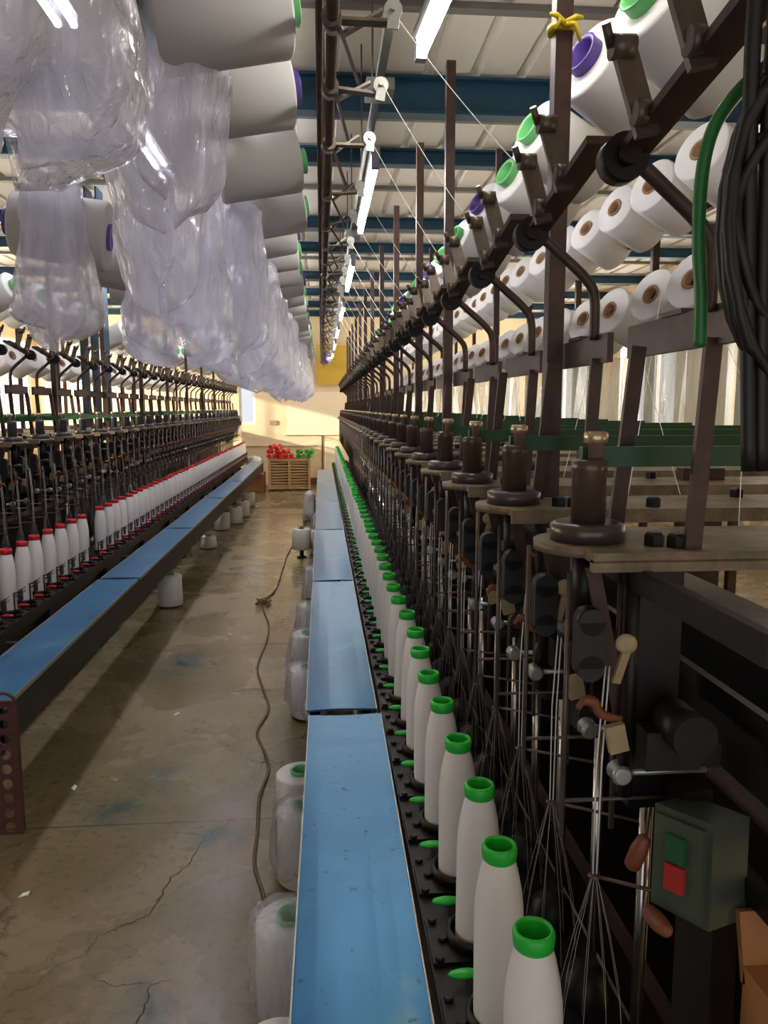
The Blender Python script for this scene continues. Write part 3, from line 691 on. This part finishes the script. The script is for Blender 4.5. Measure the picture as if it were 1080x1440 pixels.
def mcreel(S, label, ys, ya, yb):
    X = lambda u: S.x0 + S.sg * u
    creel('creel', label, X(0.19), [(X(0.52), 2.19, ya, yb, 0.025), (X(1.22), 2.31, ya, yb, 0.025), (X(1.22), 1.89, ya, yb, 0.025)],
          [(X(0.168), y, 1.38, (3.37 if i == 0 else 2.66) if S.sg > 0 else 2.5, 0.030, 'iron') for i, y in enumerate(ys)] +
          [(X(0.52), y + 0.05, 1.38, 2.66, 0.025, 'iron') for y in ys[2::2]] + [(X(1.22), y, 0, 2.5, 0.03, 'iron') for y in ys[1:]])
mcreel(RIGHT, 'iron creel of posts and rails rising above the green-ringed machine', PY, 1.3, 13.6)
mcreel(LEFT, 'iron creel of posts and rails rising above the red-ringed machine', [3.75, 4.9, 6.0, 7.2, 8.4, 9.6, 10.8, 12.0, 13.2], 3.6, 14.2)
# blue roof column seen behind the bags
o = tag(empty('roof_column', (-1.93, 6.92, 0)), 'teal blue steel roof column standing beyond the hanging bags', 'column')
MB().box((0, 0, 1.68), (0.014, 0.2, 3.36)).build('web', 'beam', o)
for s in (-1, 1): MB().box((s * 0.09, 0, 1.68), (0.014, 0.2, 3.36)).build('flange', 'beam', o)
MB().box((0, 0, 0.01), (0.3, 0.3, 0.02)).build('base_plate', 'beam', o)

# ------------------------------------------------------------------ yarn guide rail above the shelf
o = empty('yarn_guide_rail', (0.03, 0, 2.29)); tag(o, 'dark pipe rail with rows of pivoting yarn guide arms hung above the shelf', 'guide rail')
MB().cyl((0, 0.9, 0), (0, 13.6, 0), 0.012, 10).build('pipe', 'iron', o)
MB().cyl((-0.025, 0.9, 0.03), (-0.025, 13.6, 0.03), 0.008, 10).build('pipe', 'iron', o)
hang = MB().box((-0.012, 0, 0.54), (0.02, 0.02, 1.08)).mesh('hanger', 'iron')
for y in (3.1, 4.6, 6.4, 8.2, 10.0, 11.8, 13.4): obj('hanger', hang, o, (0, y, 0))
ga = MB(); ga.bar((0.0, 0, 0), (0.105, 0.01, 0.012), 0.006, 0.026, (0, 1, 0)); ga.bar((0.02, 0.03, -0.01), (0.09, 0.05, 0.05), 0.006, 0.02, (0, 1, 0)); ga.lathe([(0.02, -0.02), (0.02, 0.02)], 12, (0, 0, 0), (0, 1, 0))
gam = ga.mesh('guide_arm', 'steel')
gd = MB(); gd.cyl((0.115, -0.012, 0.028), (0.115, -0.008, 0.028), 0.018, 14); gd.box((0.118, -0.010, 0.008), (0.022, 0.005, 0.03)); gd.cyl((0.115, -0.02, 0.028), (0.115, -0.005, 0.028), 0.005, 8)
gdm = gd.mesh('guide_disc', 'galv')
br = MB().bar((0.0, 0, 0.02), (0.06, 0.05, -0.09), 0.006, 0.016, (0, 1, 0)).mesh('brace', 'iron')
GY = [1.60, 1.92, 2.31, 2.83] + [3.30 + 0.40 * k for k in range(25)]
for i, y in enumerate(GY):
    a = obj('guide_arm', gam, o, (0, y, 0)); a.rotation_euler = (0, random.uniform(-.3, .35), random.uniform(-.2, .3))
    c = obj('guide_disc', gdm, a); obj('brace', br, a)

# ------------------------------------------------------------------ yarn strands
def strand(a, b, sag, r, label, group, nm='yarn_strand'):
    a, b = Vector(a), Vector(b); pts = [a.lerp(b, t / 8) - Vector((0, 0, sag * 4 * (t / 8) * (1 - t / 8))) for t in range(9)]
    return tag(MB().tube(pts, r, 5).build(nm, 'thread', None), label, 'yarn', group)
for i, y in enumerate(GY[:14]):
    ty = 0.95 + (i + 1) * 2 * PITCH
    strand((0.148, y, 2.31), (RIGHT.x0 + 0.05, ty - 0.13, 1.90), 0.01, 0.0007 + 0.00012 * y, 'fine white yarn running from the overhead guide rail down to a machine lever', 'yarns from the guide rail')
for i in range(12):
    y = 0.95 + i * 2 * PITCH
    for k in (0, 1):
        strand((RIGHT.x0 + 0.98, 2.2 + (2 * i + k) * 0.3, 1.96), (RIGHT.x0 + 0.30 + 0.1 * k, y + 0.04, 1.39), 0.01, 0.0007 + 0.0001 * y, 'fine white yarn slanting from a paper-tube cone down to a machine plate', 'yarns from the paper-tube cones')
for S, y0, n in ((RIGHT, 0.864, 26), (LEFT, 3.40, 22)):
    w_ = 'green' if S.sg > 0 else 'red'
    X = lambda u: S.x0 + S.sg * u
    vy = MB(); 
    for dx in (-0.0025, 0.0025): vy.tube([(dx, 0, 0.945), (dx * 1.4 + S.sg * 0.0, 0, 1.10), (dx + S.sg * 0.004, -0.005, 1.23)], 0.0011, 5)
    vm = vy.mesh('rising_yarn', 'thread')
    bl = MB()
    for k in range(9):
        t = 2 * math.pi * k / 9
        pts = [(0.004 * math.cos(t), 0.004 * math.sin(t), 0.943), (0.024 * math.cos(t), 0.024 * math.sin(t), 0.86), (0.040 * math.cos(t), 0.040 * math.sin(t), 0.78), (0.048 * math.cos(t), 0.048 * math.sin(t), 0.70)]
        bl.tube(pts, 0.0003, 4)
    bm_ = bl.mesh('balloon_yarn', 'tent')
    for i in range(n):
        y = y0 + i * PITCH
        tag(obj('rising_yarn', vm, None, (X(0.085), y + 0.04, 0)), 'pale yarn running straight up from an eyelet behind the %s-ringed bobbins' % w_, 'yarn', 'rising yarns, %s-ringed machine' % w_)
        tag(obj('balloon_yarn', bm_, None, (X(0.085) , y + 0.04, 0)), 'fine tent of yarn spreading below an eyelet behind the %s-ringed bobbins' % w_, 'yarn', 'yarn tents, %s-ringed machine' % w_)

# ------------------------------------------------------------------ plastic bags
def bag(x, y, zt, zb, rt, rb, label, group, seed, lean=(0, 0), m='film', rows=30, n=56, sy=1.0, tie=0, crumple=0.16):
    rn = random.Random(seed); mb = MB(); vs = []
    ph = [rn.uniform(0, 6.28) for _ in range(8)]; H = zt - zb
    for j in range(rows + 1):
        v = j / rows
        r = rt + (rb - rt) * v
        if v > 0.86: r *= max(0.05, math.sqrt(max(0.0, 1 - ((v - 0.86) / 0.141) ** 2)))
        if v < 0.12: r *= math.sin(math.pi / 2 * (v / 0.12) ** 0.8) * 0.97 + 0.03
        r *= 1 + 0.10 * math.sin(5 * v + ph[0]) * v
        amp = 0.05 + 0.13 * v
        for k in range(n):
            t = 2 * math.pi * k / n
            q = 1 + amp * (0.5 * math.sin(3 * t + ph[1] + 1.3 * v) + 0.35 * math.sin(7 * t + ph[2] + 2.0 * math.sin(3 * v + ph[5])) + 0.28 * math.sin(11 * t + ph[3] - 2 * v))
            q += 0.03 * math.sin(17 * t + 9 * v + ph[6]) * v
            z = zt - H * v + 0.035 * v * (math.sin(2 * t + ph[4]) + 0.6 * math.sin(5 * t + ph[7]))
            c3 = Vector((math.cos(t) * r * 14, math.sin(t) * r * 14, z * 6 + seed * 3.7)); q += crumple * (mnoise.noise(c3) + 0.6 * mnoise.noise(c3 * 2.3))
            vs.append((r * q * math.cos(t) + lean[0] * v, r * q * math.sin(t) * sy + lean[1] * v, z - zb))
    fs = [(j * n + k, (j + 1) * n + k, (j + 1) * n + (k + 1) % n, j * n + (k + 1) % n) for j in range(rows) for k in range(n)]
    mb.add(vs, fs, True)
    o = tag(mb.build('plastic_bag', m, None, (x, y, zb)), label, 'plastic bag', group)
    if tie: MB().tube([(0, 0, zt - zb - 0.004), (0.004, 0, (zt + tie) / 2 - zb), (0, 0, tie - zb)], 0.002, 5).build('tie_string', 'thread', o)
    return o
bag(-0.45, 1.20, 2.62, 1.91, 0.19, 0.205, 'big full-bellied crumpled plastic bag hanging at the end of the overhead creel', None, 1)
bag(-0.78, 1.62, 2.62, 2.04, 0.13, 0.16, 'wide milky plastic bag hanging beside the full-bellied bag', None, 11)
bag(-0.315, 1.74, 2.66, 1.97, 0.125, 0.12, 'long clear plastic bag with bright creases hanging against the cones', None, 2)
bag(-0.40, 2.05, 2.56, 1.83, 0.16, 0.085, 'clear plastic bag narrowing downwards behind the long creased bag', None, 3)
bag(-0.77, 2.40, 2.24, 1.76, 0.07, 0.135, 'bell-shaped clear plastic bag tied at the top hanging alone', None, 4, tie=2.62)
bag(-0.47, 2.72, 2.34, 1.73, 0.14, 0.175, 'broad clear plastic bag with a ruffled hem hanging low', None, 5)
bag(-0.30, 2.95, 2.30, 1.78, 0.10, 0.12, 'slim clear plastic bag beside the ruffled bag', None, 12)
y = 3.3; k = 0
while y < 13.6:
    bag(-0.36 + jit(.04) + 0.006 * y, y, 2.30 + jit(.03), 1.68 + jit(.05), 0.12, 0.16 + jit(.02), 'crumpled clear plastic bag hanging in the long row under the shade-coloured cones', 'plastic bags in the long row', 40 + k, rows=20, n=40)
    y += 0.62; k += 1
# yellowed film hung behind the machine
def film(x, y0, y1, z0, z1, seed, label, group):
    rn = random.Random(seed); mb = MB(); nx, nz = 60, 10; vs = []
    ph = [rn.uniform(0, 6) for _ in range(4)]
    for j in range(nz + 1):
        for i in range(nx + 1):
            u, v = i / nx, j / nz
            d = (0.02 + 0.03 * v) * (math.sin(16 * u + ph[0]) + 0.6 * math.sin(37 * u + ph[1] + v) + 0.4 * math.sin(61 * u + ph[2]))
            vs.append((d, (y1 - y0) * (u - 0.5) + 0.01 * math.sin(30 * u), (z1 - z0) * (1 - v) + 0.02 * math.sin(9 * u + ph[3]) * v))
    mb.add(vs, [(j * (nx + 1) + i, j * (nx + 1) + i + 1, (j + 1) * (nx + 1) + i + 1, (j + 1) * (nx + 1) + i) for j in range(nz) for i in range(nx)], True)
    return tag(mb.build('plastic_film', 'film2', None, (x, (y0 + y1) / 2, z0)), label, 'plastic film', group)
for k in range(6): film(RIGHT.x0 + 1.10, 1.7 + k * 1.9, 3.55 + k * 1.9, 1.45, 1.775, 60 + k, '%s yellowed plastic film from the back wall hanging in folds under the paper-tube cones' % ORD[5 - k], 'film curtains behind the machine')

# ------------------------------------------------------------------ cones on the floor
def stand(ms, x, y, L, label, ex=0.01): return cone(ms, (x, y, L + ex + 0.01), (jit(.02), jit(.02), 1), L, label, None, ex=ex)
stand(CW, -1.20, 6.03, 0.24, 'cream yarn cone standing alone on the dark floor under the red-ringed shelf')
stand(CS, -1.26, 8.55, 0.13, 'short part-used yarn cone on the floor under the red-ringed shelf')
stand(CR, -1.27, 9.85, 0.21, 'yarn cone beside the short part-used cone under the shelf')
stand(CR, -1.17, 10.40, 0.21, 'second yarn cone past the short part-used cone under the shelf')
stand(CR, -1.13, 11.05, 0.21, 'third yarn cone past the short part-used cone under the shelf')
stand(CR, -1.15, 12.2, 0.21, 'last yarn cone past the short part-used cone under the shelf')
st = tag(empty('cone_stand', (-0.215, 7.92, 0)), 'small dark pedestal carrying a yarn cone in the aisle by the cord', 'stand')
MB().lathe([(0.05, 0), (0.05, 0.012), (0.022, 0.018), (0.022, 0.075), (0.06, 0.085)], 16).build('pedestal', 'dark', st)
MB().lathe([(0.012, 0.085), (0.012, 0.33)], 10).build('spike', 'dark', st)
cone(CR, (-0.215, 7.92, 0.095 + 0.21 + 0.012), (0, 0, 1), 0.21, 'cream yarn cone raised on a small dark pedestal in the aisle', None, ex=0.012)
stand(CW, -0.085, 2.63, 0.24, 'bare white yarn cone with green tube by the shelf trestle')
FL = [(-0.065, 2.38), (-0.09, 1.83), (-0.10, 1.42), (-0.075, 3.75), (-0.09, 4.35), (-0.07, 5.0), (-0.05, 6.2), (-0.03, 8.1), (-0.02, 9.4)]
FL.sort(key=lambda q: -q[1])
for i, (x, y) in enumerate(FL):
    stand(CW, x, y, 0.24, '%s bagged white yarn cone from the back wall on the floor along the trestle' % ORD[i]) ['group'] = 'bagged cones along the trestle'
    if y != 1.42: bag(x, y, 0.285, 0.012, 0.106, 0.122, 'clear plastic bag over the %s floor cone from the back wall along the trestle' % ORD[i], 'bags over the floor cones', 80 + i, rows=14, n=40, m='balloon', crumple=0.05)
bag(-0.17, 10.6, 0.42, 0.004, 0.07, 0.095, 'small white stuffed plastic sack against the trestle near the crate', None, 95, m='white', rows=12, n=30)

# ------------------------------------------------------------------ cord on the floor
pts = [(-.144, 12.12), (-.255, 9.77), (-.366, 8.09), (-.383, 7.37), (-.401, 6.49), (-.475, 6.01), (-.389, 5.40), (-.38, 4.98), (-.396, 4.49), (-.325, 4.08), (-.285, 3.82), (-.322, 3.56), (-.271, 3.33), (-.24, 3.15), (-.26, 2.94), (-.25, 2.68), (-.242, 2.46), (-.202, 2.30), (-.176, 2.13), (-.172, 1.95), (-.167, 1.78), (-.16, 1.4)]
cd_ = empty('floor_cord', (-0.3, 5, 0)); tag(cd_, 'tan electric cord with a knot winding along the concrete aisle', 'cord')
MB().tube([(x + 0.3, y - 5, 0.007) for x, y in [tuple(v[:2]) for v in smooth_path([(a, b, 0) for a, b in pts], 6)]], 0.0065, 8).build('cable', 'cord', cd_)
kn = MB(); rn = random.Random(3)
kp = [(-0.175 + 0.05 * math.cos(t * 1.3) + rn.uniform(-.012, .012), 1.01 + 0.09 * math.sin(t * 1.7) + rn.uniform(-.02, .02), 0.012 + 0.012 * (1 + math.sin(t * 2.3))) for t in range(16)]
kn.tube(smooth_path(kp, 4), 0.006, 7).build('knot', 'cord', cd_)
tag(MB().tube([(x - 0.004, y, 0.006) for x, y in ((0, 0), (-.012, .05), (.0, .09), (.012, .06), (.008, .0))], 0.003, 6).build('paper_scrap', 'white', None, (-0.205, 2.17, 0)), 'small white twist of scrap lying against the cord', 'scrap')

# ------------------------------------------------------------------ perforated bracket
pb = empty('perforated_bracket', (-1.022, 2.436, 0.17)); tag(pb, 'rusty maroon metal strip with a line of round holes hanging on the shelf end', 'bracket')
m = MB(); W2 = 0.035; n = 9; cell = 0.050
for i in range(n):
    zc = 0.0 + cell * (i + 0.5); vs = []; K = 16
    for yy in (-0.004, 0.004):
        for k in range(K):
            t = 2 * math.pi * k / K; vs.append((0.017 * math.cos(t), yy, zc + 0.017 * math.sin(t)))
        for k in range(K):
            t = 2 * math.pi * k / K; c, s = math.cos(t), math.sin(t); q = max(abs(c), abs(s)); vs.append((W2 * c / q, yy, zc + cell / 2 * s / q))
    fs = []
    for k in range(K):
        a, b = k, (k + 1) % K
        fs += [(a, b, K + b, K + a), (2 * K + b, 2 * K + a, 3 * K + a, 3 * K + b), (b, a, 2 * K + a, 2 * K + b)]
    m.add(vs, fs)
m.build('hole_plate', 'rust', pb)
for s in (-1, 1): MB().box((s * (W2 + 0.003), 0.006, 0.225), (0.006, 0.02, 0.45)).build('flange', 'rust', pb)
MB().tube([(0.035 * math.cos(t * math.pi / 10), 0.004, 0.45 + 0.028 * math.sin(t * math.pi / 10)) for t in range(11)], 0.006, 8).build('hook', 'rust', pb)
MB().box((-0.02, 0.02, 0.436), (0.05, 0.05, 0.008)).build('hanging_tab', 'rust', pb)

# ------------------------------------------------------------------ crate at the back wall
cr = empty('wooden_crate', (-0.62, 14.75, 0)); tag(cr, 'pale slatted wooden crate standing at the back wall', 'crate'); cr.rotation_euler = (0, 0, R(4))
W, Hh, D = 0.78, 0.56, 0.5
for sx in (-1, 0, 1):
    MB().box((sx * (W / 2 - 0.02), -D / 2 - 0.012, Hh / 2 + 0.03), (0.045, 0.04, Hh)).build('upright', 'wood', cr)
for z in (0.05, Hh + 0.01): MB().box((0, -D / 2 - 0.004, z), (W, 0.03, 0.04)).build('frame_rail', 'wood', cr)
sl = MB().box((0, 0, 0), (W / 2 - 0.05, 0.018, 0.034)).mesh('slat', 'wood')
for c in (-1, 1):
    for k in range(9):
        s_ = obj('slat', sl, cr, (c * (W / 4 - 0.005), -D / 2 + 0.012, 0.095 + k * 0.053)); s_.rotation_euler = (0, jit(.03), jit(.02))
for sx in (-1, 1): MB().box((sx * (W / 2 - 0.01), 0, Hh / 2 + 0.03), (0.02, D, Hh)).build('side_panel', 'wood', cr)
MB().box((0, D / 2, Hh / 2 + 0.03), (W, 0.02, Hh)).build('shade_back_panel', 'iron', cr); MB().box((0, 0, 0.04), (W - 0.05, D, 0.02)).build('bottom_panel', 'wood', cr)  # crate back in dark iron colour paints the shade behind the slats
MB().box((0, 0, 0.57), (W - 0.05, D - 0.05, 0.015)).build('inner_shelf', 'cardboard', cr)
tb = MB(); tb.lathe([(0.035, 0), (0.05, 0.01), (0.028, 0.03), (0.024, 0.19), (0.045, 0.21), (0.04, 0.22)], 10)
tr, tg = tb.mesh('plastic_tube', 'redpl'), tb.mesh('plastic_tube', 'grnpl')
rn = random.Random(5)
for me, x0, rows_, nm in ((tr, -1.00, (5, 4, 2), 'red'), (tg, -0.44, (3, 3), 'green')):
    for l, cnt in enumerate(rows_):
        for k in range(cnt):
            o = obj('plastic_tube', me, None, (x0 + 0.106 * (k + l / 2), 14.84 + rn.uniform(-.06, .06), 0.632 + 0.090 * l))
            o.rotation_euler = (R(90 + rn.uniform(-2, 8) * l), 0, rn.uniform(-.18, .18) * (1 + l))
            tag(o, 'empty %s plastic bobbin tube in the heap on the wooden crate' % nm, 'tube', 'heap of %s tubes' % nm)
cb = empty('cardboard_box', (-1.28, 14.6, 0)); tag(cb, 'flattened brown cardboard box lying beside the wooden crate', 'box')
MB().box((0, 0, 0.17), (0.42, 0.4, 0.34)).build('box_body', 'cardboard', cb); MB().box((0.0, -0.26, 0.335), (0.4, 0.12, 0.01)).build('flap', 'cardboard', cb)
bag(-1.26, 14.55, 0.66, 0.345, 0.12, 0.15, 'white plastic sack on the cardboard box by the crate', None, 130, m='white', rows=12, n=30)
# yellow card sheet high on the back wall
yc_ = empty('yellow_card', (0.24, 15.5, 2.0)); tag(yc_, 'yellow card sheet folded once, fixed high on the back wall', 'card sheet')
MB().box((0, 0, 0.18), (0.62, 0.02, 0.36)).build('lower_leaf', 'ygl', yc_); MB().box((0, -0.03, 0.56), (0.62, 0.02, 0.42), Matrix.Rotation(R(8), 3, 'X')).build('upper_leaf', 'ygl', yc_)
bag(0.12, 14.9, 2.62, 2.40, 0.06, 0.10, 'small purple plastic bag hanging before the yellow card', None, 131, m='purple', rows=10, n=24)

# ------------------------------------------------------------------ near details of the green-ringed machine
sw = empty('switch_box', (0.445, 0.82, 0.95)); tag(sw, 'grey-green push-button switch box with a green and a red button', 'switch box'); sw.rotation_euler = (R(-8), R(-6), R(-62))
m = MB(); m.box((0, 0, 0.06), (0.08, 0.07, 0.12)); m.box((0, -0.038, 0.06), (0.066, 0.012, 0.104)); m.build('casing', 'swbox', sw)
MB().box((0, -0.046, 0.080), (0.026, 0.006, 0.030)).build('green_button', 'btn_g', sw); MB().box((0, -0.046, 0.046), (0.026, 0.006, 0.030)).build('red_button', 'btn_r', sw)
MB().box((0.0, 0.02, -0.22), (0.05, 0.05, 0.44)).build('mounting_post', 'dark', sw)
for k, (x, y, z, rx) in enumerate(((0.385, 0.86, 1.0, 14), (0.385, 0.80, 0.955, 80))):
    h = MB(); h.lathe([(0.006, -0.022), (0.010, -0.018), (0.011, 0.008), (0.008, 0.026), (0.004, 0.03)], 12); o = h.build('wooden_handle', 'orange', MACH, (x - RIGHT.x0, y, z)); o.rotation_euler = (R(rx), R(12), 0)
cbx = empty('carton', (0.558, 0.68, 0.553)); tag(cbx, 'brown cardboard carton set on the machine rail beside the switch box', 'carton')
MB().box((0, 0, 0.18), (0.16, 0.18, 0.36)).build('carton_body', 'cardboard', cbx)
MB().box((-0.02, 0.10, 0.377), (0.12, 0.01, 0.08), Matrix.Rotation(R(-15), 3, 'X')).build('flap', 'cardboard', cbx)
gh = tag(MB().tube(smooth_path([(0.42, 0.60, 1.865), (0.354, 0.62, 1.817), (0.326, 0.62, 1.791), (0.310, 0.62, 1.764), (0.304, 0.62, 1.726), (0.305, 0.62, 1.677), (0.309, 0.62, 1.640), (0.313, 0.625, 1.60)], 6), 0.0055, 10).build('hose', 'hose'), 'green rubber hose curving down past the machine arms', 'hose')
cc = empty('cable_coil', (0.308, 0.58, 1.66)); tag(cc, 'coil of black electric cables hanging beside the green hose', 'cable coil')
rn = random.Random(9)
for k in range(7):
    a, b = 0.030 + 0.005 * k, 0.07 + 0.010 * k; q = []
    for t in range(21):
        an = 2 * math.pi * t / 20; q.append((0.035 + a * math.cos(an) + 0.004 * k, 0.006 * (k % 3) + 0.004 * math.sin(3 * an), 0.03 + b * math.sin(an) + 0.012 * math.sin(2 * an + k)))
    MB().tube(q, 0.0045, 7).build('cable_loop', 'rubber', cc)
for k in range(4): MB().tube(smooth_path([(0.02 + 0.014 * k, 0.0, 0.35), (0.012 + 0.016 * k, 0.004, 0.18), (0.02 + 0.012 * k, 0.006, 0.0), (0.03 + 0.01 * k, 0.004, -0.16)], 5), 0.006, 7).build('hanging_cable', 'rubber', cc)
rb = empty('ribbon', (0.430, 1.41, 2.21)); tag(rb, 'yellow ribbon knotted round the tall creel post', 'ribbon')
MB().lathe([(0.024, -0.006), (0.026, 0), (0.024, 0.006)], 10, (0, 0.02, 0)).build('loop', 'ribbon', rb)
for k, (dx, dz) in enumerate(((-0.03, 0.012), (0.03, 0.008), (0.026, -0.03), (-0.02, -0.012))):
    MB().tube([(0, -0.002, 0), (dx * 0.6, -0.012, dz * 0.3 + 0.006), (dx, -0.01, dz)], [0.007, 0.005, 0.003], 6).build('ribbon_end', 'ribbon', rb)

for k, (x, y, r) in enumerate([(-0.76, 3.80, 0.5), (-1.02, 3.05, 1.4), (-0.62, 5.2, 2.2), (-0.98, 2.35, 0.2)]):
    m = MB(); m.add([(0, 0, .002), (.03, .004, .004), (.034, .016, .009), (.012, .020, .003), (0, 0, .0), (.03, .004, .002), (.034, .016, .007), (.012, .020, .001)], [(0, 1, 2, 3), (7, 6, 5, 4), (0, 4, 5, 1), (1, 5, 6, 2), (2, 6, 7, 3), (3, 7, 4, 0)])
    o = m.build('paper_scrap', 'white', None, (x, y, 0)); o.rotation_euler = (0, 0, r); tag(o, 'tiny white scrap lying loose on the concrete aisle', 'scrap', 'scraps on the aisle')
